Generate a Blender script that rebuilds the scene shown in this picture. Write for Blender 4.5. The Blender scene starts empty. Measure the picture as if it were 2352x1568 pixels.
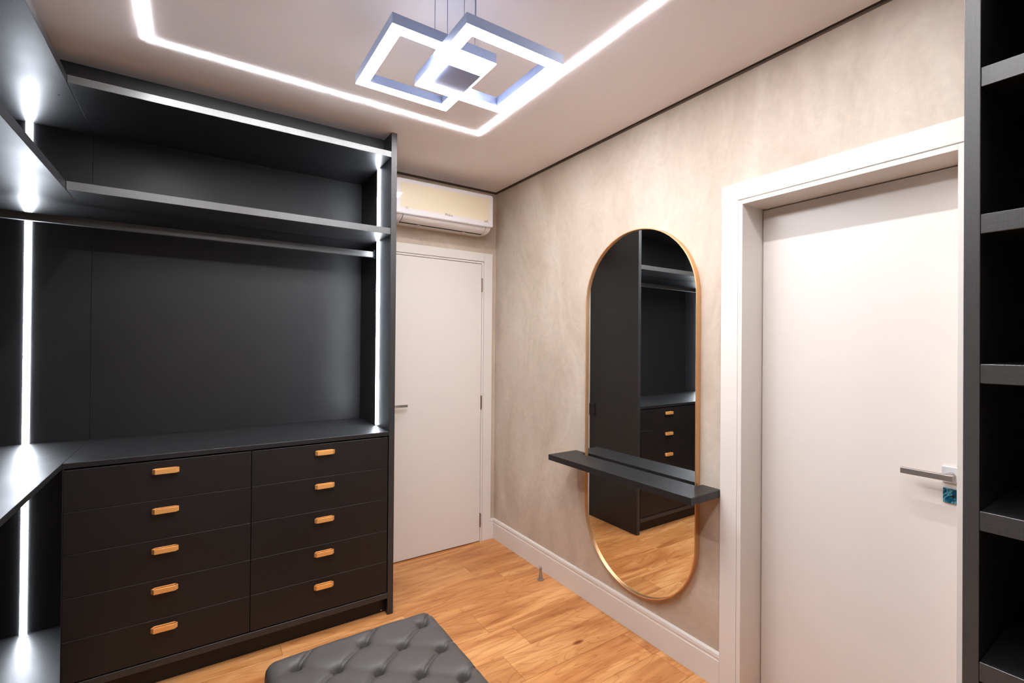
import bpy, bmesh, math, random
from mathutils import Vector, Matrix, noise
random.seed(7)
C = bpy.context.scene.collection
sc = bpy.context.scene

# ------------------------------------------------------------------ camera, world, exposure
YAW, PITCH, ROLL = math.radians(33.5787), math.radians(0.2566), math.radians(0.4642)
F_PX = 1084.73
fw = Vector((math.sin(YAW)*math.cos(PITCH), math.cos(YAW)*math.cos(PITCH), math.sin(PITCH)))
rt = Vector((math.cos(YAW), -math.sin(YAW), 0)); up = rt.cross(fw)
r2 = rt*math.cos(ROLL) + up*math.sin(ROLL); u2 = -rt*math.sin(ROLL) + up*math.cos(ROLL)
cam_d = bpy.data.cameras.new('camera'); cam = bpy.data.objects.new('camera', cam_d); C.objects.link(cam)
cam_d.sensor_width = 36.0; cam_d.lens = F_PX/2352*36.0; cam_d.clip_start = 0.02
M = Matrix((r2, u2, -fw)).transposed().to_4x4(); M.translation = Vector((0, 0, 1.5))
cam.matrix_world = M
sc.camera = cam
w = bpy.data.worlds.new('world'); sc.world = w; w.use_nodes = True
w.node_tree.nodes['Background'].inputs[0].default_value = (0.02, 0.02, 0.022, 1)
w.node_tree.nodes['Background'].inputs[1].default_value = 0.2
sc.view_settings.view_transform = 'Standard'; sc.view_settings.look = 'None'
sc.view_settings.gamma = 1.0; sc.view_settings.use_curve_mapping = False
sc.view_settings.exposure = 2.02
sc.cycles.max_bounces = 12; sc.cycles.diffuse_bounces = 8; sc.cycles.glossy_bounces = 5
CEIL_E, PEND_E, CLOSET_E = 34.0, 16.0, 16.0      # emission of the three kinds of LED light

# ------------------------------------------------------------------ measured planes (metres)
W, B, F = 1.916, 3.124, 2.545            # mirror wall, back wall, cabinet front
P0, P1, XS, XL = 0.880, 0.912, -0.445, -1.03
CZ = 2.663                               # ceiling
YN = -1.15                               # wall behind the camera

# ------------------------------------------------------------------ helpers
def s2l(c): return tuple(((v/255)/12.92 if v/255 <= .04045 else ((v/255+.055)/1.055)**2.4) for v in c)

def box(bm, x0, x1, y0, y1, z0, z1, bev=0.0, seg=1):
    vs = [bm.verts.new(p) for p in ((x0,y0,z0),(x1,y0,z0),(x1,y1,z0),(x0,y1,z0),(x0,y0,z1),(x1,y0,z1),(x1,y1,z1),(x0,y1,z1))]
    fs = [bm.faces.new([vs[i] for i in f]) for f in ((0,3,2,1),(4,5,6,7),(0,1,5,4),(1,2,6,5),(2,3,7,6),(3,0,4,7))]
    if bev > 0:
        es = list({e for f in fs for e in f.edges})
        bmesh.ops.bevel(bm, geom=es, offset=bev, segments=seg, affect='EDGES', profile=0.5)

def prism(bm, pts, axis, a0, a1):
    """extrude closed polygon pts (2D) along axis"""
    def mk(p, a): return {'x': (a, p[0], p[1]), 'y': (p[0], a, p[1]), 'z': (p[0], p[1], a)}[axis]
    v0 = [bm.verts.new(mk(p, a0)) for p in pts]; v1 = [bm.verts.new(mk(p, a1)) for p in pts]
    n = len(pts)
    for i in range(n): bm.faces.new((v0[i], v0[(i+1) % n], v1[(i+1) % n], v1[i]))
    bm.faces.new(v0[::-1]); bm.faces.new(v1)
    bmesh.ops.recalc_face_normals(bm, faces=bm.faces[:])

def lathe(bm, prof, cx, cy, seg=32, axis='z', c3=0):
    rings = []
    for r, h in prof:
        ring = []
        for i in range(seg):
            a = 2*math.pi*i/seg
            if axis == 'z': p = (cx+r*math.cos(a), cy+r*math.sin(a), h)
            elif axis == 'x': p = (h, cx+r*math.cos(a), cy+r*math.sin(a))
            else: p = (cx+r*math.cos(a), h, cy+r*math.sin(a))
            ring.append(bm.verts.new(p))
        rings.append(ring)
    for a, b in zip(rings, rings[1:]):
        for i in range(seg): bm.faces.new((a[i], a[(i+1) % seg], b[(i+1) % seg], b[i]))
    bm.faces.new(rings[0]); bm.faces.new(rings[-1])
    bmesh.ops.recalc_face_normals(bm, faces=bm.faces[:])

def obj(name, bm, m, parent=None, smooth=False, angle=None):
    me = bpy.data.meshes.new(name); bm.normal_update(); bm.to_mesh(me); bm.free()
    for mm in (m if isinstance(m, (list, tuple)) else [m]): me.materials.append(mm)
    if smooth:
        for p in me.polygons: p.use_smooth = True
        if angle: me.set_sharp_from_angle(angle=math.radians(angle))
    o = bpy.data.objects.new(name, me); C.objects.link(o)
    if parent:
        o.parent = parent; o.matrix_parent_inverse = Matrix.Translation(-total_loc(parent))
    return o

def total_loc(o):
    v = Vector(o.location)
    if o.parent: v = v + total_loc(o.parent) + o.matrix_parent_inverse.translation
    return v

def tag(o, label, cat, group=None):
    o['label'] = label; o['category'] = cat
    if group: o['group'] = group
    return o

def thing(name, label, cat, loc=(0, 0, 0), group=None):
    o = bpy.data.objects.new(name, None); C.objects.link(o); o.location = loc; o.empty_display_size = .1
    return tag(o, label, cat, group)

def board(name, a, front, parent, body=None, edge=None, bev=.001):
    '''laminate board whose front face (axis, sign) is coloured lighter to paint in the LED light on it'''
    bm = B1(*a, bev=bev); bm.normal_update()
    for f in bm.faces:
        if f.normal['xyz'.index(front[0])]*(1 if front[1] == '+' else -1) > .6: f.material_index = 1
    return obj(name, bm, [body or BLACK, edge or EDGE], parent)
def struct(name, bm, m, **k):
    o = obj(name, bm, m, **k); o['kind'] = 'structure'; return o
def struct_empty(name, loc=(0, 0, 0)):
    o = bpy.data.objects.new(name, None); C.objects.link(o); o.location = loc; o['kind'] = 'structure'; return o
def B1(*a, bev=0.0, seg=1):
    bm = bmesh.new(); box(bm, *a, bev=bev, seg=seg); return bm

# ------------------------------------------------------------------ materials
def mat(name):
    m = bpy.data.materials.new(name); m.use_nodes = True; nt = m.node_tree
    return m, nt, nt.nodes['Principled BSDF']
def N(nt, t, **k):
    n = nt.nodes.new(t)
    for a, v in k.items(): setattr(n, a, v)
    return n
def simple(name, col, rough=.5, metal=0., spec=.5, coat=0.):
    m, nt, p = mat(name)
    p.inputs['Base Color'].default_value = (*col, 1); p.inputs['Roughness'].default_value = rough
    p.inputs['Metallic'].default_value = metal; p.inputs['Specular IOR Level'].default_value = spec
    p.inputs['Coat Weight'].default_value = coat; p.inputs['Coat Roughness'].default_value = .03
    return m
def emit(name, col, e):
    m, nt, p = mat(name); nt.nodes.remove(p)
    em = N(nt, 'ShaderNodeEmission'); em.inputs[0].default_value = (*col, 1); em.inputs[1].default_value = e
    nt.links.new(em.outputs[0], nt.nodes['Material Output'].inputs[0]); return m
def ramp(nt, stops):
    r = N(nt, 'ShaderNodeValToRGB'); els = r.color_ramp.elements
    while len(els) < len(stops): els.new(.5)
    for e, (p, c) in zip(els, stops): e.position = p; e.color = (*c, 1)
    return r

# black linen-textured laminate
def laminate(name, base, rough, spec=.5):
    m, nt, p = mat(name); L = nt.links.new
    tc = N(nt, 'ShaderNodeTexCoord')
    outs = []
    for sc_ in ((700, 700, 14), (14, 700, 700), (700, 14, 700)):
        mp = N(nt, 'ShaderNodeMapping'); mp.inputs['Scale'].default_value = sc_; L(tc.outputs['Object'], mp.inputs[0])
        n = N(nt, 'ShaderNodeTexNoise'); n.inputs['Scale'].default_value = 1.0; n.inputs['Detail'].default_value = 2
        L(mp.outputs[0], n.inputs['Vector']); outs.append(n)
    a = N(nt, 'ShaderNodeMath', operation='ADD'); L(outs[0].outputs[0], a.inputs[0]); L(outs[1].outputs[0], a.inputs[1])
    b = N(nt, 'ShaderNodeMath', operation='ADD'); L(a.outputs[0], b.inputs[0]); L(outs[2].outputs[0], b.inputs[1])
    cl = N(nt, 'ShaderNodeTexNoise'); cl.inputs['Scale'].default_value = 5.0; cl.inputs['Detail'].default_value = 4; L(tc.outputs['Object'], cl.inputs['Vector'])
    mr = N(nt, 'ShaderNodeMapRange'); mr.inputs[1].default_value = 1.0; mr.inputs[2].default_value = 2.0; mr.inputs[3].default_value = .75; mr.inputs[4].default_value = 1.3
    L(b.outputs[0], mr.inputs[0])
    mx = N(nt, 'ShaderNodeMix', data_type='RGBA', blend_type='MULTIPLY'); mx.inputs[0].default_value = 1.0
    mx.inputs[6].default_value = (*base, 1); L(mr.outputs[0], mx.inputs[7]); L(mx.outputs[2], p.inputs['Base Color'])
    rr = N(nt, 'ShaderNodeMapRange'); rr.inputs[1].default_value = .3; rr.inputs[2].default_value = .7; rr.inputs[3].default_value = rough-.03; rr.inputs[4].default_value = rough+.04
    L(cl.outputs[0], rr.inputs[0]); L(rr.outputs[0], p.inputs['Roughness'])
    p.inputs['Specular IOR Level'].default_value = spec
    bp = N(nt, 'ShaderNodeBump'); bp.inputs['Strength'].default_value = .25; bp.inputs['Distance'].default_value = .0006
    L(b.outputs[0], bp.inputs['Height']); L(bp.outputs[0], p.inputs['Normal'])
    return m
BLACK = laminate('black_laminate', (.0125, .0122, .0130), .40, .45)
BLACK2 = laminate('black_laminate_drawer', (.0095, .0082, .0082), .44, .38)
EDGE = laminate('black_lit_face', (.060, .059, .058), .36, .8)  # same black laminate, lightened: ceiling LED light on front faces put into the colour

EDGE2 = laminate('black_dim_lit_face', (.026, .025, .0255), .42, .5)  # weaker painted-in light for the side panel and bottom rail fronts
# trowelled cement paint
def cement():
    m, nt, p = mat('cement_paint'); L = nt.links.new
    tc = N(nt, 'ShaderNodeTexCoord')
    n1 = N(nt, 'ShaderNodeTexNoise'); n1.inputs['Scale'].default_value = 2.3; n1.inputs['Detail'].default_value = 9; n1.inputs['Roughness'].default_value = .62; n1.inputs['Distortion'].default_value = 1.6
    mp = N(nt, 'ShaderNodeMapping'); mp.inputs['Scale'].default_value = (1, 1.0, .55); mp.inputs['Rotation'].default_value = (.35, .1, 0)
    L(tc.outputs['Object'], mp.inputs[0]); L(mp.outputs[0], n1.inputs['Vector'])
    n2 = N(nt, 'ShaderNodeTexNoise'); n2.inputs['Scale'].default_value = 9; n2.inputs['Detail'].default_value = 6; n2.inputs['Distortion'].default_value = 3.0
    L(tc.outputs['Object'], n2.inputs['Vector'])
    r = ramp(nt, [(.30, s2l((182, 166, 148))), (.5, s2l((196, 181, 164))), (.72, s2l((208, 195, 180)))]); L(n1.outputs[0], r.inputs[0])
    r2_ = ramp(nt, [(.3, (.93, .925, .92)), (.7, (1.04, 1.04, 1.04))]); L(n2.outputs[0], r2_.inputs[0])
    mx = N(nt, 'ShaderNodeMix', data_type='RGBA', blend_type='MULTIPLY'); mx.inputs[0].default_value = .85
    L(r.outputs[0], mx.inputs[6]); L(r2_.outputs[0], mx.inputs[7]); L(mx.outputs[2], p.inputs['Base Color'])
    p.inputs['Roughness'].default_value = .55
    # thin trowel marks
    wv = N(nt, 'ShaderNodeTexNoise'); wv.inputs['Scale'].default_value = 3.0; wv.inputs['Detail'].default_value = 3; wv.inputs['Distortion'].default_value = 4.0
    mp2 = N(nt, 'ShaderNodeMapping'); mp2.inputs['Scale'].default_value = (1, 2.6, 1.0); mp2.inputs['Rotation'].default_value = (.6, 0, 0); L(tc.outputs['Object'], mp2.inputs[0]); L(mp2.outputs[0], wv.inputs['Vector'])
    pp = N(nt, 'ShaderNodeMath', operation='PINGPONG'); pp.inputs[1].default_value = .055; L(wv.outputs[0], pp.inputs[0])
    ad = N(nt, 'ShaderNodeMath', operation='MULTIPLY_ADD'); ad.inputs[1].default_value = .5; L(pp.outputs[0], ad.inputs[0]); L(n1.outputs[0], ad.inputs[2])
    bp = N(nt, 'ShaderNodeBump'); bp.inputs['Strength'].default_value = .55; bp.inputs['Distance'].default_value = .012
    L(ad.outputs[0], bp.inputs['Height']); L(bp.outputs[0], p.inputs['Normal'])
    return m
CEMENT = cement()

# oak-look laminate floor
def wood():
    m, nt, p = mat('floor_wood'); L = nt.links.new
    tc = N(nt, 'ShaderNodeTexCoord'); oi = N(nt, 'ShaderNodeObjectInfo')
    sh = N(nt, 'ShaderNodeVectorMath', operation='SCALE'); cmb = N(nt, 'ShaderNodeCombineXYZ')
    L(oi.outputs['Random'], cmb.inputs[0]); L(oi.outputs['Random'], cmb.inputs[1]); L(oi.outputs['Random'], cmb.inputs[2])
    L(cmb.outputs[0], sh.inputs[0]); sh.inputs[3].default_value = 37.0
    ad = N(nt, 'ShaderNodeVectorMath', operation='ADD'); L(tc.outputs['Object'], ad.inputs[0]); L(sh.outputs[0], ad.inputs[1])
    def nz(scale, detail, dist, s, rough=.5):
        mp = N(nt, 'ShaderNodeMapping'); mp.inputs['Scale'].default_value = s; L(ad.outputs[0], mp.inputs[0])
        n = N(nt, 'ShaderNodeTexNoise'); n.inputs['Scale'].default_value = scale; n.inputs['Detail'].default_value = detail
        n.inputs['Distortion'].default_value = dist; n.inputs['Roughness'].default_value = rough; L(mp.outputs[0], n.inputs['Vector']); return n
    big = nz(1.0, 3, .8, (1.5, 11, 1)); 
    # cathedral rings: ping-pong of a stretched noise
    ring = nz(1.0, 2, .6, (1.1, 6.5, 1))
    ml = N(nt, 'ShaderNodeMath', operation='MULTIPLY'); ml.inputs[1].default_value = 15; L(ring.outputs[0], ml.inputs[0])
    fr = N(nt, 'ShaderNodeMath', operation='FRACT'); L(ml.outputs[0], fr.inputs[0])
    fine = nz(1.0, 6, .3, (5, 170, 1), .65)
    r1 = ramp(nt, [(.30, s2l((176, 112, 62))), (.50, s2l((202, 140, 84))), (.70, s2l((222, 166, 108)))]); L(big.outputs[0], r1.inputs[0])
    r2_ = ramp(nt, [(0, (.66, .52, .40)), (.07, (.86, .78, .70)), (.25, (1.0, 1.0, 1.0)), (.8, (1.03, 1.03, 1.03)), (1, (.90, .84, .78))]); L(fr.outputs[0], r2_.inputs[0])
    r3 = ramp(nt, [(.3, (.86, .82, .78)), (.55, (1.03, 1.03, 1.03))]); L(fine.outputs[0], r3.inputs[0])
    a = N(nt, 'ShaderNodeMix', data_type='RGBA', blend_type='MULTIPLY'); a.inputs[0].default_value = .85
    L(r1.outputs[0], a.inputs[6]); L(r2_.outputs[0], a.inputs[7])
    b = N(nt, 'ShaderNodeMix', data_type='RGBA', blend_type='MULTIPLY'); b.inputs[0].default_value = .8
    L(a.outputs[2], b.inputs[6]); L(r3.outputs[0], b.inputs[7])
    # knots
    mpk = N(nt, 'ShaderNodeMapping'); mpk.inputs['Scale'].default_value = (1.5, 4.2, 1); L(ad.outputs[0], mpk.inputs[0])
    vk = N(nt, 'ShaderNodeTexVoronoi'); vk.inputs['Scale'].default_value = 1.0; L(mpk.outputs[0], vk.inputs['Vector'])
    rk = ramp(nt, [(0, (.22, .13, .09)), (.035, (.45, .28, .18)), (.07, (1, 1, 1))]); L(vk.outputs['Distance'], rk.inputs[0])
    # dark heart streaks
    st = nz(1.0, 4, 1.2, (1.2, 16, 1)); rs = ramp(nt, [(.58, (1, 1, 1)), (.72, (.70, .52, .38))]); L(st.outputs[0], rs.inputs[0])
    c = N(nt, 'ShaderNodeMix', data_type='RGBA', blend_type='MULTIPLY'); c.inputs[0].default_value = 1; L(b.outputs[2], c.inputs[6]); L(rk.outputs[0], c.inputs[7])
    d = N(nt, 'ShaderNodeMix', data_type='RGBA', blend_type='MULTIPLY'); d.inputs[0].default_value = .6; L(c.outputs[2], d.inputs[6]); L(rs.outputs[0], d.inputs[7])
    # plank to plank tone
    mr = N(nt, 'ShaderNodeMapRange'); mr.inputs[3].default_value = .90; mr.inputs[4].default_value = 1.06; L(oi.outputs['Random'], mr.inputs[0])
    e = N(nt, 'ShaderNodeVectorMath', operation='SCALE'); L(d.outputs[2], e.inputs[0]); L(mr.outputs[0], e.inputs[3])
    L(e.outputs[0], p.inputs['Base Color']); p.inputs['Roughness'].default_value = .36; p.inputs['Specular IOR Level'].default_value = .4
    bp = N(nt, 'ShaderNodeBump'); bp.inputs['Strength'].default_value = .12; bp.inputs['Distance'].default_value = .002; L(fine.outputs[0], bp.inputs['Height']); L(bp.outputs[0], p.inputs['Normal'])
    return m
WOOD = wood()
SUB = simple('underlay', (.05, .025, .012), .8)
WHITE = simple('white_lacquer', s2l((226, 220, 213)), .30, spec=.45)
CEILM = simple('ceiling_paint', s2l((248, 245, 246)), .85, spec=.2)
UPPER = simple('upper_wall_paint', s2l((150, 138, 126)), .8)
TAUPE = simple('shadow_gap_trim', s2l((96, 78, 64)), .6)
BRASS = simple('brushed_brass', s2l((250, 188, 112)), .48, metal=.6)
COPPER = simple('satin_gold_frame', s2l((228, 182, 136)), .38, metal=.85)
STEEL = simple('brushed_steel', s2l((170, 163, 157)), .36, metal=.75)
HINGE = simple('hinge_metal', s2l((150, 128, 112)), .35, metal=1.0)
CHROME = simple('polished_chrome', s2l((225, 222, 218)), .10, metal=1.0)
PLASTIC = simple('white_plastic', s2l((232, 228, 226)), .35, coat=.3)
DARK = simple('dark_void', (.004, .004, .005), .8)
INK = simple('grey_print', s2l((96, 88, 80)), .5)
LEATHER_B = None
MIRROR = simple('mirror_silver', (.86, .88, .87), .003, metal=1.0)
PENDM = simple('pendant_metal', s2l((112, 122, 150)), .45, spec=.4)
BOXM = simple('pendant_box', s2l((158, 172, 214)), .5)
ROSE = simple('satin_nickel', s2l((222, 224, 226)), .35, metal=.35)
LED_C = emit('ceiling_led', (.97, .965, 1.0), CEIL_E)
LED_P = emit('pendant_led', (.96, .965, 1.0), PEND_E)
LED_W = emit('closet_led', (.84, .90, 1.0), CLOSET_E)
def leather():
    m, nt, p = mat('black_leather'); L = nt.links.new
    tc = N(nt, 'ShaderNodeTexCoord'); v = N(nt, 'ShaderNodeTexNoise'); v.inputs['Scale'].default_value = 420; v.inputs['Detail'].default_value = 3
    L(tc.outputs['Object'], v.inputs['Vector'])
    p.inputs['Base Color'].default_value = (.056, .049, .045, 1); p.inputs['Roughness'].default_value = .52; p.inputs['Specular IOR Level'].default_value = .5
    bp = N(nt, 'ShaderNodeBump'); bp.inputs['Strength'].default_value = .25; bp.inputs['Distance'].default_value = .0008
    L(v.outputs[0], bp.inputs['Height']); L(bp.outputs[0], p.inputs['Normal']); return m
LEATHER = leather()
def film():
    m, nt, p = mat('teal_protective_film'); L = nt.links.new
    tc = N(nt, 'ShaderNodeTexCoord'); v = N(nt, 'ShaderNodeTexNoise'); v.inputs['Scale'].default_value = 22; v.inputs['Detail'].default_value = 4; v.inputs['Distortion'].default_value = 4
    L(tc.outputs['Object'], v.inputs['Vector'])
    r = ramp(nt, [(.35, s2l((14, 66, 88))), (.52, s2l((24, 88, 112))), (.62, s2l((110, 170, 185))), (.68, s2l((26, 92, 116)))]); L(v.outputs[0], r.inputs[0])
    L(r.outputs[0], p.inputs['Base Color']); p.inputs['Roughness'].default_value = .25; return m
FILM = film()
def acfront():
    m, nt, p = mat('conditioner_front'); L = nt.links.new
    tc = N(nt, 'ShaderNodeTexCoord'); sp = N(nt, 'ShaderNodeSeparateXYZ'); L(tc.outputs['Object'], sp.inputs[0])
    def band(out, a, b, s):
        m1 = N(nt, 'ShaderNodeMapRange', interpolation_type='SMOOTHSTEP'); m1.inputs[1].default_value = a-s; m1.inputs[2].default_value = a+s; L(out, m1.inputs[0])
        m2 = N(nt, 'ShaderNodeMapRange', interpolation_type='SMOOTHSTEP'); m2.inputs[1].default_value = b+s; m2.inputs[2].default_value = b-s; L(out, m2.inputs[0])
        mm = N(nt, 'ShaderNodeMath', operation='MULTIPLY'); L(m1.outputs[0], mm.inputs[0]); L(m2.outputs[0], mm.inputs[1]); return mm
    bx = band(sp.outputs[0], 1.072, 1.735, .008); bz = band(sp.outputs[2], 2.372, 2.537, .008)  # soft-edged cream area: warm reflection painted into the white panel colour
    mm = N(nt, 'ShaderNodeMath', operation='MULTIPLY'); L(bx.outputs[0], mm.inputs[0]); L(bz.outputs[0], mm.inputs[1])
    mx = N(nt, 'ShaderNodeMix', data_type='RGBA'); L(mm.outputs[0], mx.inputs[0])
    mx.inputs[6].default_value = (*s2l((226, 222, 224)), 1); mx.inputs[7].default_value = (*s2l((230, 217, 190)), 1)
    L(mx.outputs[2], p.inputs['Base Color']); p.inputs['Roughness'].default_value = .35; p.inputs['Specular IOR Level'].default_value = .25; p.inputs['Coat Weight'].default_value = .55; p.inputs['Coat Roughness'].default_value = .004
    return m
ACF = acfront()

# ================================================================== SETTING
# floor: underlay slab with planks as parts
fl = struct('floor', B1(XL-.12, W+.2, YN-.1, B+.1, -.06, -.0085), SUB)
PW = 0.192; joints = .0012
pbm = {}
def plank_mesh(L_, w_):
    k = (round(L_, 3), round(w_, 3))
    if k not in pbm:
        bm = B1(0, k[0], 0, k[1], -.008, 0, bev=.0007)
        me = bpy.data.meshes.new('plank'); bm.to_mesh(me); bm.free(); me.materials.append(WOOD); pbm[k] = me
    return pbm[k]
ytop = 2.872 + 2*PW; row = -1
while ytop > YN:
    e0 = {0: .70, 1: 1.50, 2: .35, 3: .95, 4: 1.27, 5: .10, 6: 1.23, 7: .55}.get(row, random.uniform(0, 1.3))
    y0, y1 = ytop-PW, min(ytop, B)
    y0 = max(y0, YN)
    x = e0
    while x > XL: x -= 1.30
    while x < W+.15:
        a, b = max(x, XL), min(x+1.30, W+.15)
        if b-a > .02 and y1-y0 > .02:
            o = bpy.data.objects.new('plank', plank_mesh(b-a-joints, y1-y0-joints)); C.objects.link(o)
            o.location = (a+joints/2, y0+joints/2, 0); o.parent = fl
        x += 1.30
    ytop -= PW; row += 1

# ceiling with a shadow gap along the back and mirror walls
bm = bmesh.new()
box(bm, XL-.1, W-.016, YN-.1, B-.020, CZ, CZ+.035)
box(bm, XL-.1, W+.2, YN-.1, B+.1, CZ+.075, CZ+.12)
struct('ceiling', bm, CEILM)
# walls
OY0, OY1, OZ = .424, 1.136, 2.112
bm = bmesh.new()
box(bm, W, W+.19, OY1, B+.1, 0, CZ+.075); box(bm, W, W+.19, YN-.1, OY0, 0, CZ+.075); box(bm, W, W+.19, OY0, OY1, OZ, CZ+.075)
struct('wall_right', bm, CEMENT)
bm = bmesh.new()
DX0, DX1, DZ = .935, 1.803, 2.117
box(bm, XL-.1, DX0, B, B+.1, 0, CZ+.075); box(bm, DX1, W, B, B+.1, 0, CZ+.075); box(bm, DX0, DX1, B, B+.1, DZ, CZ+.075)
struct('wall_back', bm, CEMENT)
struct('wall_left', B1(XL-.1, XL, YN-.1, B, 0, CZ+.075), CEMENT)
struct('wall_front', B1(XL, W, YN-.1, YN, 0, CZ+.075), WHITE)
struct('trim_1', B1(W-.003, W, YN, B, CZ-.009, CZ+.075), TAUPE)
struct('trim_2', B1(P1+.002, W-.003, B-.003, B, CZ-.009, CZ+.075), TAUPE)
# baseboards: profiled
def base_prof(): return [(0, 0), (.012, 0), (.012, .118), (.0095, .121), (.0095, .129), (.0115, .132), (.010, .146), (.004, .154), (0, .154)]
bm = bmesh.new(); prism(bm, [(W-a, z) for a, z in base_prof()], 'y', 1.2165, B-.001)
bm2 = bmesh.new(); prism(bm2, [(p[0], p[1]) for p in [(W-a, z) for a, z in base_prof()]], 'y', 1.2165, B-.001); bm2.free()
struct('baseboard_right', bm, WHITE)
bm = bmesh.new(); prism(bm, [(B-a, z) for a, z in base_prof()], 'x', 1.8805, W-.0125)
struct('baseboard_back', bm, WHITE)

# door 1 (back wall, flush leaf)
d1 = struct_empty('door_1', (1.37, B, 0))
obj('door_leaf', B1(DX0+.020, 1.7865, B-.010, B+.028, .006, 2.101, bev=.001), WHITE, d1)
bm = bmesh.new(); box(bm, 1.805, 1.879, B-.016, B, 0, 2.185, bev=.0012)
obj('casing', bm, WHITE, d1)
obj('casing', B1(.914, DX0-.0005, B-.016, B, 0, 2.1195, bev=.0012), WHITE, d1)
obj('casing', B1(.914, 1.8045, B-.016, B, 2.120, 2.185, bev=.0012), WHITE, d1)
obj('filler_strip', B1(P1+.001, .934, 3.087, B-.0165, 0, 2.185, bev=.001), WHITE, d1)
bm = bmesh.new(); box(bm, 1.789, 1.803, B-.013, B+.09, 0, 2.1165, bev=.0008); box(bm, DX0, 1.7885, B-.013, B+.09, 2.1045, 2.1165, bev=.0008); box(bm, DX0, DX0+.016, B-.013, B+.09, 0, 2.104); box(bm, DX0+.016, 1.789, B+.06, B+.09, .0, 2.104)
obj('jamb', bm, WHITE, d1)
for z0 in (1.889, 1.001, .112):
    bm = bmesh.new(); z1 = z0+.104
    prof = [(.0048, z0)]
    lathe(bm, [(.0046, z0), (.0046, z0+.0335), (.0038, z0+.034), (.0038, z0+.035), (.0046, z0+.0355), (.0046, z0+.068), (.0038, z0+.0685), (.0038, z0+.0695), (.0046, z0+.070), (.0046, z1)], 1.7878, B-.0165, 12)
    box(bm, 1.7835, 1.7925, B-.0155, B-.0115, z0, z1)
    obj('hinge', bm, HINGE, d1, smooth=True, angle=35)
h = obj('lever', B1(1.055, 1.188, B-.062, B-.052, 1.062, 1.080, bev=.001), CHROME, d1)
obj('handle_neck', B1(1.058, 1.076, B-.052, B-.014, 1.063, 1.079, bev=.001), CHROME, d1)
obj('rose', B1(1.040, 1.094, B-.0185, B-.0105, 1.044, 1.098, bev=.001), ROSE, d1)

# door 2 (mirror wall, leaf set deep in its jamb)
d2 = struct_empty('door_2', (W, .78, 0))
JX = 1.899
obj('casing', B1(1.902, W, 1.139, 1.215, 0, 2.191, bev=.0012), WHITE, d2)
obj('casing', B1(1.902, W, .345, .421, 0, 2.191, bev=.0012), WHITE, d2)
obj('casing', B1(1.902, W, .4215, 1.1385, 2.1165, 2.191, bev=.0012), WHITE, d2)
bm = bmesh.new(); box(bm, JX, 2.10, 1.118, 1.136, 0, 2.112, bev=.0008); box(bm, JX, 2.10, .424, .442, 0, 2.112, bev=.0008); box(bm, JX, 2.10, .442, 1.118, 2.094, 2.112, bev=.0008)
box(bm, 2.091, 2.10, .442, 1.118, 0, 2.094)
obj('jamb', bm, WHITE, d2)
obj('door_leaf', B1(2.055, 2.090, .4455, 1.1145, .006, 2.090, bev=.001), WHITE, d2)
obj('rose', B1(2.0465, 2.055, .462, .514, 1.057, 1.109, bev=.0012), ROSE, d2)
bm = bmesh.new(); lathe(bm, [(.0105, 2.0465), (.0105, 2.0)], .490, 1.083, 24, 'x')
obj('handle_neck', bm, STEEL, d2, smooth=True, angle=40)
bm = bmesh.new(); box(bm, 1.985, 2.003, .472, .606, 1.0735, 1.0925, bev=.0012)
obj('lever', bm, STEEL, d2)
obj('lock_plate', B1(2.0475, 2.055, .459, .511, .991, 1.038, bev=.0012), FILM, d2)
bm = bmesh.new(); lathe(bm, [(.0052, 2.0476), (.0052, 2.0468)], .4845, 1.0145, 16, 'x')
obj('keyhole', bm, DARK, d2)

# ================================================================== CLOSET, back run
TOP0, TOP1 = 2.525, 2.557
S0, S1 = 2.099, 2.134
CT0, CT1 = .987, 1.009
wd = thing('wardrobe', 'black open wardrobe on the back wall above the drawers, with a lit right side panel', 'wardrobe', (.2, 2.83, 1.01))
board('side_panel', (P0, P1, F, B-.001, 0, CZ-.0005), 'y-', wd, None, EDGE2)
obj('back_panel', B1(XS, P0-.0005, B-.012, B-.001, CT1+.0005, TOP0-.0005), BLACK, wd)
obj('back_panel', B1(XL+.013, XS-.0015, B-.013, B-.001, CT1+.0005, TOP0-.0005), BLACK, wd)
board('top_board', (XS, P0-.0005, F, B-.013, TOP0, TOP1), 'y-', wd)
board('shelf', (XS, P0-.0005, F+.004, B-.013, S0, S1), 'y-', wd)
obj('filler_panel', B1(XS-.122, P0-.0005, 2.667, 2.685, TOP1+.0005, CZ-.0005), BLACK, wd)
def rail_prof(): return [(-.009, -.0165), (-.0065, -.0175), (.0065, -.0175), (.009, -.0165), (.009, .0165), (.0065, .0175), (-.0065, .0175), (-.009, .0165)]
bm = bmesh.new(); prism(bm, [(2.845+a, 2.030+b) for a, b in rail_prof()], 'x', XL+.014, P0-.006)
hr = obj('hanging_rail', bm, EDGE, wd)
obj('rail_bracket', B1(P0-.0055, P0-.0005, 2.828, 2.862, 2.004, 2.058, bev=.0015), BLACK, wd)
for z0, z1 in ((CT1+.006, S0-.0005), (S1+.0005, TOP0-.0005)):
    obj('light_strip', B1(P0-.0035, P0-.0003, 2.752, 2.780, z0, z1), LED_W, wd)

ctb = obj('countertop', B1(XS-.0005, P0-.0005, F, B-.001, CT0, CT1, bev=.0012), BLACK)
tag(ctb, 'black worktop over the ten drawers, under the open wardrobe niche', 'worktop')

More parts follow.
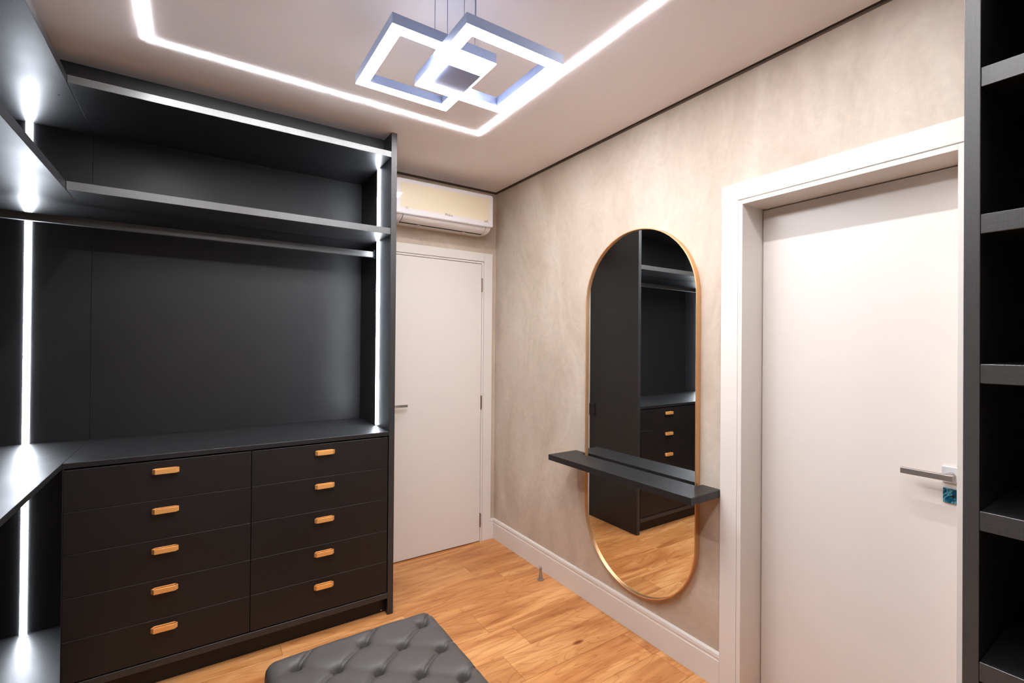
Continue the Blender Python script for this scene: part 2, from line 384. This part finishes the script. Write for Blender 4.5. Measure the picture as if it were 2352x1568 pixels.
dc = thing('drawer_cabinet', 'wide black drawer cabinet with two columns of brass-handled drawers', 'cabinet', (.22, 2.83, 0))
bm = bmesh.new()
box(bm, XS, XS+.018, F+.020, B-.001, .124, CT0-.0005); box(bm, P0-.019, P0-.0008, F+.020, B-.001, .124, CT0-.0005)
box(bm, XS, XS+.018, 2.611, B-.001, 0, .0925); box(bm, P0-.019, P0-.0008, 2.611, B-.001, 0, .0925)
box(bm, XS+.018, P0-.019, B-.013, B-.001, .10, CT0-.0005); box(bm, .2065, .2245, F+.022, B-.013, .124, CT0-.0005)
obj('carcass', bm, BLACK, dc)
board('bottom_rail', (XS, P0-.0008, F-.001, B-.014, .093, .123), 'y-', dc, BLACK, EDGE2)
obj('kick_board', B1(XS, P0-.0008, 2.592, 2.61, 0, .0925), BLACK2, dc)
obj('cover_strip', B1(XS, XS+.003, F+.001, F+.0195, .124, CT0-.001), BLACK, dc)
zs = [.980, .812, .641, .467, .297, .1265]
def handle_bm(cx, cz):
    bm = bmesh.new(); h = .0105; t = .0028
    outer = [(-.0475, -.0125), (-.037, -.025), (.037, -.025), (.0475, -.0125), (.037, 0), (-.037, 0)]
    inner = [(-.0445, -.0125), (-.0355, -.0222), (.0355, -.0222), (.0445, -.0125), (.0355, -t), (-.0355, -t)]
    ring = []
    for pts in (outer, inner):
        ring.append([[bm.verts.new((cx+x, F+y, cz+s*h)) for x, y in pts] for s in (-1, 1)])
    (ob, ot), (ib, it) = ring
    for i in range(6):
        j = (i+1) % 6
        bm.faces.new((ob[i], ob[j], ot[j], ot[i])); bm.faces.new((ib[j], ib[i], it[i], it[j]))
        bm.faces.new((ot[i], ot[j], it[j], it[i])); bm.faces.new((ob[j], ob[i], ib[i], ib[j]))
    bmesh.ops.recalc_face_normals(bm, faces=bm.faces[:])
    bmesh.ops.bevel(bm, geom=[e for e in bm.edges if abs(e.verts[0].co.z-e.verts[1].co.z) < 1e-5], offset=.0004, segments=1, affect='EDGES')
    return bm
for x0, x1, hx in ((-.4415, .2135, -.112), (.2160, .8745, .5435)):
    for i, hz in enumerate((.938, .768, .597, .426, .260)):
        d = obj('drawer', B1(x0, x1, F, F+.0185, zs[i+1]+.0016, zs[i], bev=.0009), BLACK2, dc)
        obj('handle', handle_bm(hx, hz), BRASS, d)
sc_ = obj('screw_cover', B1(P0-.022, P0-.0175, 2.5895, 2.5918, .010, .0145), WHITE, dc)

# socket on the outer face of the side panel (seen in the mirror)
so = thing('wall_socket', 'black wall socket on the wardrobe side panel, seen only in the mirror', 'socket', (P1, 3.06, .93))
obj('cover_plate', B1(P1, P1+.008, 3.024, 3.100, .878, .985, bev=.0015), BLACK, so)
obj('socket_module', B1(P1+.008, P1+.011, 3.038, 3.086, .936, .972, bev=.001), BLACK2, so)
obj('switch_module', B1(P1+.008, P1+.011, 3.038, 3.086, .892, .927, bev=.001), BLACK2, so)

# ================================================================== CLOSET, left run
YL = -.90
lw = thing('side_wardrobe', 'black open wardrobe along the left wall with glowing vertical light strips', 'wardrobe', (-.74, 1.1, 0))
obj('top_board', B1(XL+.013, XS-.0008, YL, B-.014, TOP0, TOP1, bev=.001), BLACK, lw)
obj('shelf', B1(XL+.013, XS-.0008, YL, B-.014, S0, S1, bev=.001), BLACK, lw)
obj('filler_panel', B1(XS-.140, XS-.122, YL, 2.6665, TOP1+.0005, CZ-.0005), BLACK, lw)
obj('back_panel', B1(XL+.001, XL+.012, YL, B-.0005, 0, TOP1), BLACK, lw)
obj('base_board', B1(XL+.013, XS-.0008, YL, B-.014, .090, .119, bev=.001), BLACK, lw)
obj('kick_board', B1(XS-.052, XS-.034, YL, 3.1, 0, .0895), BLACK, lw)
obj('end_panel', B1(XL+.013, XS-.001, B-.013, B-.001, .1195, CT0-.0005), BLACK, lw)
obj('side_panel', B1(XL+.0, XS, YL-.033, YL-.001, 0, CZ-.0005, bev=.0012), BLACK, lw)
YD = B-.013
bm = bmesh.new(); lathe(bm, [(.004, 2.5248), (.004, 2.5242)], -.497, 2.697, 12); obj('screw_hole', bm, DARK, lw)
for z0, z1 in ((.120, CT0-.0005), (CT1+.0005, S0-.0005), (S1+.0005, TOP0-.0005)):
    obj('light_strip', B1(-.684, -.660, YD-.0035, YD-.0002, z0, z1), LED_W, lw)
ct2 = obj('countertop', B1(XL+.013, XS-.001, YL, B-.0135, CT0, CT1, bev=.0012), BLACK)
tag(ct2, 'black worktop of the left run, brightly lit by the vertical light strip', 'worktop')

# ================================================================== right shelving unit beside the camera
ru = thing('shelving_unit', 'tall black open shelving unit at the right edge beside the white door', 'shelf unit', (1.62, -.3, 0))
RX, RY0, RY1 = 1.33, .2755, .3005
board('side_panel', (RX, W-.014, RY0, RY1, 0, CZ-.0005), 'x-', ru)
obj('back_panel', B1(W-.013, W-.0035, YL, RY1, 0, CZ-.0005), BLACK, ru)
obj('side_panel', B1(RX, W-.014, YL-.025, YL, 0, CZ-.0005, bev=.0012), BLACK, ru)
for k, zt in enumerate((2.378, 2.073, 1.772, 1.466, 1.166, .860, .555, .125)):
    board('shelf', (RX+.001, W-.0135, YL+.0005, RY0-.0005, zt-.0395, zt), 'x-', ru)
obj('kick_board', B1(RX+.045, RX+.063, YL+.0005, RY0-.0005, 0, .085), BLACK, ru)

# ================================================================== mirror
mi = thing('wall_mirror', 'tall pill-shaped wall mirror with a slim gold frame', 'mirror', (W, 1.693, .23))
def pill(hw, y0c, zb, zt, n=40):
    pts = []
    for i in range(n+1):
        a = math.pi*i/n; pts.append((y0c+hw*math.cos(a), zt-hw+hw*math.sin(a)))
    for i in range(n+1):
        a = math.pi+math.pi*i/n; pts.append((y0c+hw*math.cos(a), zb+hw+hw*math.sin(a)))
    return pts
MC, MH, MB, MT = 1.6925, .3695, .213, 2.100
bm = bmesh.new(); rings = []
prof = [(0, W-.0005), (0, 1.8855), (.0012, 1.8845), (.0045, 1.8845), (.0055, 1.8855), (.0055, W-.0005)]
for ins, x in prof:
    rings.append([bm.verts.new((x, p[0], p[1])) for p in pill(MH-ins, MC, MB+ins, MT-ins)])
n = len(rings[0])
for a, b in zip(rings, rings[1:]+rings[:1]):
    for i in range(n): bm.faces.new((a[i], a[(i+1) % n], b[(i+1) % n], b[i]))
bmesh.ops.recalc_face_normals(bm, faces=bm.faces[:])
obj('frame', bm, COPPER, mi, smooth=True, angle=30)
bm = bmesh.new(); prism(bm, pill(MH-.0058, MC, MB+.0058, MT-.0058), 'x', 1.896, 1.9045)
obj('glass', bm, MIRROR, mi)
bm = bmesh.new(); prism(bm, pill(MH-.006, MC, MB+.006, MT-.006), 'x', 1.905, W-.0005)
obj('backing_board', bm, DARK, mi)

# shelf across the mirror (notched around it, very slightly out of level)
def zt(y): return .858 + (2.172-y)/(2.172-1.216)*.009
out = [(1.702, 1.216), (W-.0005, 1.216), (W-.0005, 1.310), (1.874, 1.310), (1.874, 2.078), (W-.0005, 2.078), (W-.0005, 2.172), (1.702, 2.172)]
bm = bmesh.new(); T = .031
lo = [bm.verts.new((x, y, zt(y)-T)) for x, y in out]; hi = [bm.verts.new((x, y, zt(y))) for x, y in out]
for i in range(8): bm.faces.new((lo[i], lo[(i+1) % 8], hi[(i+1) % 8], hi[i]))
bm.faces.new(lo[::-1]); bm.faces.new(hi); bmesh.ops.recalc_face_normals(bm, faces=bm.faces[:])
bmesh.ops.bevel(bm, geom=bm.edges[:], offset=.0008, segments=1, affect='EDGES')
tag(obj('wall_shelf', bm, BLACK), 'black floating wall shelf crossing the pill-shaped mirror', 'shelf')

# ================================================================== air conditioner
ac = thing('air_conditioner', 'white split air conditioner with a cream reflection painted on its front above the back door', 'air conditioner', (1.40, B, 2.30))
AX0, AX1 = 1.040, 1.762
side = [(B-.003, 2.302), (3.05, 2.298), (3.004, 2.2985), (2.976, 2.303), (2.953, 2.314), (2.938, 2.331), (2.934, 2.352), (2.934, 2.545), (2.950, 2.562), (B-.003, 2.562)]
bm = bmesh.new(); prism(bm, side, 'x', AX0+.004, AX1-.004)
bmesh.ops.bevel(bm, geom=[e for e in bm.edges if abs(e.verts[0].co.x-e.verts[1].co.x) < 1e-6], offset=.003, segments=2, affect='EDGES')
obj('housing', bm, PLASTIC, ac, smooth=True, angle=25)
# front panel: rounded rectangle, slightly bowed
bm = bmesh.new(); pts = []; rr_ = .016
for cx, cz, a0 in ((AX1-rr_, 2.562-rr_, 0), (AX0+rr_, 2.562-rr_, 90), (AX0+rr_, 2.334+rr_*.6, 180), (AX1-rr_, 2.334+rr_*.6, 270)):
    rz = rr_ if cz > 2.45 else rr_*.6
    for k in range(7):
        a = math.radians(a0+15*k); pts.append((cx+rr_*math.cos(a), cz+rz*math.sin(a)))
prism(bm, pts, 'y', 2.920, 2.9300)
bmesh.ops.bevel(bm, geom=[e for e in bm.edges if e.verts[0].co.y < 2.921 and e.verts[1].co.y < 2.921], offset=.004, segments=3, affect='EDGES')
for v in bm.verts: v.co.y -= .012*(v.co.x-1.401)+.002
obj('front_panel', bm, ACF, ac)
# louver: follows the lower curve, edged by a dark slot
def curve_pt(t):   # along the underside from front to back
    P = [(2.9345, 2.344), (2.938, 2.331), (2.953, 2.314), (2.976, 2.303), (3.000, 2.2990)]
    s = t*(len(P)-1); i = min(int(s), len(P)-2); f = s-i
    return (P[i][0]*(1-f)+P[i+1][0]*f, P[i][1]*(1-f)+P[i+1][1]*f)
bm = bmesh.new(); up_, dn = [], []
for k in range(9):
    y_, z_ = curve_pt(k/8); dy, dz = (-.0016 - .0006*(1-k/8), -.0022)
    up_.append((y_, z_+.0005)); dn.append((y_+dy, z_+dz*(.4+.6*k/8)))
prism(bm, up_+dn[::-1], 'x', 1.098, 1.712)
obj('louver', bm, PLASTIC, ac, smooth=True, angle=30)
obj('air_slot', B1(1.096, 1.716, 2.9985, 3.0165, 2.2945, 2.2990), DARK, ac)
for xe in (1.0955, 1.7145):
    bm = bmesh.new()
    up_, dn = [], []
    for k in range(9):
        y_, z_ = curve_pt(.12+.88*k/8); up_.append((y_, z_+.0004)); dn.append((y_-.0008, z_-.0009))
    prism(bm, up_+dn[::-1], 'x', xe-.0009, xe+.0009)
    obj('louver_joint', bm, DARK, ac)
for xc in (1.235, 1.575): obj('louver_clip', B1(xc-.012, xc+.012, 3.003, 3.0160, 2.2935, 2.2975, bev=.001), PLASTIC, ac)
def fy(x): return 2.9177 - .012*(x-1.401)
def text(name, body, size, loc, parent, m, depth=.0003):
    cu = bpy.data.curves.new(name, 'FONT'); cu.body = body; cu.size = size; cu.extrude = depth; cu.align_x = 'CENTER'; cu.align_y = 'CENTER'
    to = bpy.data.objects.new('tmp', cu); C.objects.link(to)
    bpy.context.view_layer.update()
    me = bpy.data.meshes.new_from_object(to.evaluated_get(bpy.context.evaluated_depsgraph_get()))
    bpy.data.objects.remove(to)
    me.transform(Matrix.Rotation(math.radians(90), 4, 'X')); me.transform(Matrix.Translation(Vector(loc)))
    me.materials.clear(); me.materials.append(m)
    o = bpy.data.objects.new(name, me); C.objects.link(o); o.parent = parent; o.matrix_parent_inverse = Matrix.Translation(-total_loc(parent)); return o
text('lettering', 'Philco', .0235, (1.414, fy(1.414), 2.371), ac, INK)
text('lettering', 'eco', .012, (1.698, fy(1.698), 2.3735), ac, INK)
text('lettering', 'INVERTER', .0078, (1.707, fy(1.707), 2.3665), ac, INK)
bm = bmesh.new(); bmesh.ops.create_circle(bm, cap_ends=True, radius=.0038, segments=5, matrix=Matrix.Translation((1.7135, fy(1.7135)-.0002, 2.377)) @ Matrix.Rotation(math.radians(90), 4, 'X'))
obj('emblem', bm, DARK, ac)
bm = bmesh.new()     # round wi-fi badge
def arc(r, t, a0, a1, cx, cz, n=14):
    for i in range(n):
        q = [math.radians(a0+(a1-a0)*k/n) for k in (i, i+1)]
        vs = [bm.verts.new((cx+rad*math.cos(a), fy(cx)-.0002, cz+rad*math.sin(a))) for a, rad in ((q[0], r), (q[1], r), (q[1], r+t), (q[0], r+t))]
        bm.faces.new(vs)
arc(.0082, .0008, 0, 360, 1.1135, 2.3735, 24); arc(.0055, .0012, 40, 140, 1.1135, 2.3715); arc(.003, .0012, 40, 140, 1.1135, 2.3715); arc(0.0002, .0012, 0, 360, 1.1135, 2.3712, 8)
obj('emblem', bm, INK, ac)

# ================================================================== ceiling linear light
ll = thing('linear_ceiling_light', 'thin glowing white light line running in a rectangle on the ceiling', 'ceiling light', (.55, 1.3, CZ))
LX0, LX1, LY0, LY1, HWD = -.176, 1.284, .25, 2.294, .0125
def bar(a): obj('light_line', B1(*a, CZ-.0020, CZ-.0003, bev=0), LED_C, ll)
bar((LX0-HWD, LX1+HWD, LY1-HWD, LY1+HWD)); bar((LX0-HWD, LX1+HWD, LY0-HWD, LY0+HWD))
bar((LX0-HWD, LX0+HWD, LY0+HWD, LY1-HWD)); bar((LX1-HWD, LX1+HWD, LY0+HWD, LY1-HWD))

# ================================================================== pendant
pe = thing('pendant_lamp', 'pendant lamp of two overlapping square glowing frames hung on thin wires', 'pendant lamp', (.72, 1.45, 2.36))
def frame(x0, x1, y0, y1, z0, z1, w_, hang):
    bm = bmesh.new()
    o_ = [(x0, y0), (x1, y0), (x1, y1), (x0, y1)]; i_ = [(x0+w_, y0+w_), (x1-w_, y0+w_), (x1-w_, y1-w_), (x0+w_, y1-w_)]
    zl = z0+.003
    V = {}
    for nm, ps, z in (('ob', o_, zl), ('ot', o_, z1), ('ib', i_, zl), ('it', i_, z1)): V[nm] = [bm.verts.new((*p, z)) for p in ps]
    for i in range(4):
        j = (i+1) % 4
        bm.faces.new((V['ob'][i], V['ob'][j], V['ot'][j], V['ot'][i])); bm.faces.new((V['ib'][j], V['ib'][i], V['it'][i], V['it'][j]))
        bm.faces.new((V['ot'][i], V['ot'][j], V['it'][j], V['it'][i])); bm.faces.new((V['ob'][j], V['ob'][i], V['ib'][i], V['ib'][j]))
    bmesh.ops.recalc_face_normals(bm, faces=bm.faces[:])
    f_ = obj('light_frame', bm, PENDM, pe)
    bm = bmesh.new(); e = .0006
    V = {}
    o_ = [(x0+e, y0+e), (x1-e, y0+e), (x1-e, y1-e), (x0+e, y1-e)]; i_ = [(x0+w_-e, y0+w_-e), (x1-w_+e, y0+w_-e), (x1-w_+e, y1-w_+e), (x0+w_-e, y1-w_+e)]
    for nm, ps, z in (('ob', o_, z0), ('ot', o_, zl), ('ib', i_, z0), ('it', i_, zl)): V[nm] = [bm.verts.new((*p, z)) for p in ps]
    for i in range(4):
        j = (i+1) % 4
        bm.faces.new((V['ob'][i], V['ob'][j], V['ot'][j], V['ot'][i])); bm.faces.new((V['ib'][j], V['ib'][i], V['it'][i], V['it'][j]))
        bm.faces.new((V['ot'][i], V['ot'][j], V['it'][j], V['it'][i])); bm.faces.new((V['ob'][j], V['ob'][i], V['ib'][i], V['ib'][j]))
    bmesh.ops.recalc_face_normals(bm, faces=bm.faces[:])
    obj('diffuser', bm, LED_P, f_)
frame(.622, .975, 1.181, 1.566, 2.400, 2.4345, .0385, 0)
frame(.466, .826, 1.352, 1.741, 2.437, 2.4725, .038, 0)
obj('driver_box', B1(.661, .789, 1.392, 1.5272, 2.403, 2.4368, bev=.001), BOXM, pe)
for x, y, z in ((.603, 1.356, 2.4725), (.646, 1.356, 2.4725), (.745, 1.356, 2.4725), (.621, 1.20, 2.4345), (.654, 1.186, 2.4345)):
    if (x, y) == (.621, 1.20): x = .6245
    bm = bmesh.new(); lathe(bm, [(.0011, z), (.0011, CZ-.0185)], x, y, 8); obj('wire', bm, PENDM, pe, smooth=True, angle=60)
obj('ceiling_canopy', B1(.595, .757, 1.165, 1.365, CZ-.018, CZ-.0003, bev=.002), PENDM, pe)

# ================================================================== door stop
ds = obj('door_stop', bmesh.new(), STEEL); bpy.data.objects.remove(ds)
bm = bmesh.new(); X_, Y_ = 1.828, 2.402
lathe(bm, [(.0205, 0), (.0215, .0015), (.0215, .006), (.0205, .0075), (.0125, .0078), (.0125, .010), (.0128, .018), (.0110, .032), (.0085, .050), (.0072, .062), (.0074, .0635), (.0078, .066), (.0094, .070), (.0098, .0745), (.0088, .079), (.006, .083), (.002, .0845)], X_, Y_, 32)
tag(obj('door_stop', bm, STEEL, smooth=True, angle=40), 'small polished metal door stop on the floor by the baseboard', 'door stop')

# ================================================================== tufted ottoman
ot = thing('ottoman', 'black leather button-tufted ottoman on the wooden floor', 'ottoman', (.48, 1.29, 0))
OX0, OX1, OY0_, OY1_, OH, OR = .188, .775, .830, 1.745, .452, .038
BX, BY, DX_, DY_ = .7085, 1.6605, .2175, .166
btn = []
for r_ in range(0, 10):
    yb_ = BY - r_*DY_/2
    for k in range(3 if r_ % 2 == 0 else 2):
        xb = BX - k*DX_ - (DX_/2 if r_ % 2 else 0); btn.append((xb, yb_))
def seg_d(px, py, a, b):
    vx, vy = b[0]-a[0], b[1]-a[1]; L2 = vx*vx+vy*vy
    t = max(0, min(1, ((px-a[0])*vx+(py-a[1])*vy)/L2)); L_ = math.sqrt(L2)
    dx, dy = px-(a[0]+t*vx), py-(a[1]+t*vy)
    sgn = ((px-a[0])*vy-(py-a[1])*vx)/L_
    return math.hypot(dx, dy), sgn, t
segs = []
bs = set((round(a, 4), round(b, 4)) for a, b in btn)
for (x, y) in btn:
    for sx, kind in ((1, 1), (-1, 0)):
        q = (x+sx*DX_/2, y+DY_/2); inside = any(abs(q[0]-a) < .01 and abs(q[1]-b) < .01 for a, b in btn)
        if inside: segs.append(((x, y), q, kind, 1))
        else:
            if kind == 1:
                e_ = (x+.055, y+.060) if y > BY-.02 else (x+.085, y+.045); segs.append(((x, y), e_, 1, 1))
            else:
                e_ = (x-.040, y+.060) if y > BY-.02 else (x-.10, y+.05); segs.append(((x, y), e_, 0, .6))
    if y < .94:
        segs.append(((x, y), (x+.04, y-.1), 0, .7)); segs.append(((x, y), (x-.04, y-.1), 0, .7))
    if x < BX-2*DX_+.01: segs.append(((x, y), (x-.09, y-.03), 0, .7))
    if x > BX-.01: segs.append(((x, y), (x+.09, y-.035), 0, .5))
def oz(x, y):
    e = min(x-OX0, OX1-x, y-OY0_, OY1_-y)
    # rounded rim (soft corner)
    ex, ey = min(x-OX0, OX1-x), min(y-OY0_, OY1_-y)
    qx, qy = max(0, OR-ex), max(0, OR-ey); q = min(OR, math.hypot(qx, qy))
    z = OH - (OR-math.sqrt(max(0, OR*OR-q*q)))*.9
    z += .004*math.sin(math.pi*(x-OX0)/(OX1-OX0))
    dep = 0
    for bx, by in btn:
        r2_ = (x-bx)**2+(y-by)**2
        if r2_ < .02: dep += (.034)*math.exp(-r2_/.00020) + .008*math.exp(-r2_/.0011)
    val = 0; ridge = 0
    for a, b, kind, wgt in segs:
        if abs(x-a[0]) > .16 or abs(y-a[1]) > .14: continue
        d, s, t = seg_d(x, y, a, b)
        if d < .05:
            if kind == 1:
                val = max(val, .0075*wgt*math.exp(-(d/.011)**2)*(.6+.4*(1 if s > 0 else .5)))
                env = math.sin(math.pi*min(1, max(0, t*.9+.08)))**.5
                ridge = max(ridge, .0062*env*math.exp(-((s+.0026)/.0024)**2)*(1 if d < .012 else 0))
            else: val = max(val, .0026*wgt*math.exp(-(d/.018)**2))
    return z - dep - val + ridge + .0012*noise.noise(Vector((x*14, y*14, 3)))
NX, NY = 196, 300
def dist_(n_, a, b):
    # denser near the rim
    return [a+(b-a)*(i/n_) for i in range(n_+1)]
xs_, ys_ = dist_(NX, OX0, OX1), dist_(NY, OY0_, OY1_)
bm = bmesh.new(); g = [[None]*(NY+1) for _ in range(NX+1)]
RC = .045
for i, x in enumerate(xs_):
    for j, y in enumerate(ys_):
        # pull corners in so the plan outline is rounded
        cx = min(max(x, OX0+RC), OX1-RC); cy = min(max(y, OY0_+RC), OY1_-RC); px, py = x, y
        dx, dy = x-cx, y-cy
        if dx and dy:
            m_ = max(abs(dx), abs(dy)); l_ = math.hypot(dx, dy); px, py = cx+dx/l_*m_, cy+dy/l_*m_
        g[i][j] = bm.verts.new((px, py, oz(px, py)))
for i in range(NX):
    for j in range(NY): bm.faces.new((g[i][j], g[i+1][j], g[i+1][j+1], g[i][j+1]))
rim = [g[i][0] for i in range(NX)] + [g[NX][j] for j in range(NY)] + [g[i][NY] for i in range(NX, 0, -1)] + [g[0][j] for j in range(NY, 0, -1)]
prev = rim; zc, yc = .48, 1.29
cxm, cym = (OX0+OX1)/2, (OY0_+OY1_)/2
for k, (zz, bulge) in enumerate(((.395, .0025), (.36, .004), (.28, .005), (.20, .003), (.135, 0), (.125, -.004))):
    cur = []
    for v in rim:
        d = Vector((v.co.x-cxm, v.co.y-cym, 0)); ex = (OX1-OX0)/2; ey = (OY1_-OY0_)/2
        nx_ = 1 if abs(abs(d.x)-ex) < .012 else 0; ny_ = 1 if abs(abs(d.y)-ey) < .012 else 0
        cur.append(bm.verts.new((v.co.x+math.copysign(bulge*nx_, d.x), v.co.y+math.copysign(bulge*ny_, d.y), zz)))
    m_ = len(cur)
    for i in range(m_): bm.faces.new((prev[i], cur[i], cur[(i+1) % m_], prev[(i+1) % m_]))
    prev = cur
bm.faces.new(prev)
bmesh.ops.recalc_face_normals(bm, faces=bm.faces[:])
obj('tufted_cushion', bm, LEATHER, ot, smooth=True, angle=70)
bmb = bmesh.new(); bmesh.ops.create_uvsphere(bmb, u_segments=16, v_segments=8, radius=.0075)
for v in bmb.verts: v.co.z *= .45
mb = bpy.data.meshes.new('button'); bmb.to_mesh(mb); bmb.free(); mb.materials.append(LEATHER)
for p in mb.polygons: p.use_smooth = True
for bx, by in btn:
    o = bpy.data.objects.new('button', mb); C.objects.link(o); o.parent = ot
    o.location = Vector((bx, by, oz(bx, by)+.0015)) - Vector(ot.location)
for x in (OX0+.05, OX1-.05):
    for y in (OY0_+.05, OY1_-.05):
        bm = bmesh.new(); lathe(bm, [(.014, 0), (.016, .004), (.024, .124)], x, y, 20); obj('leg', bm, DARK, ot, smooth=True, angle=50)
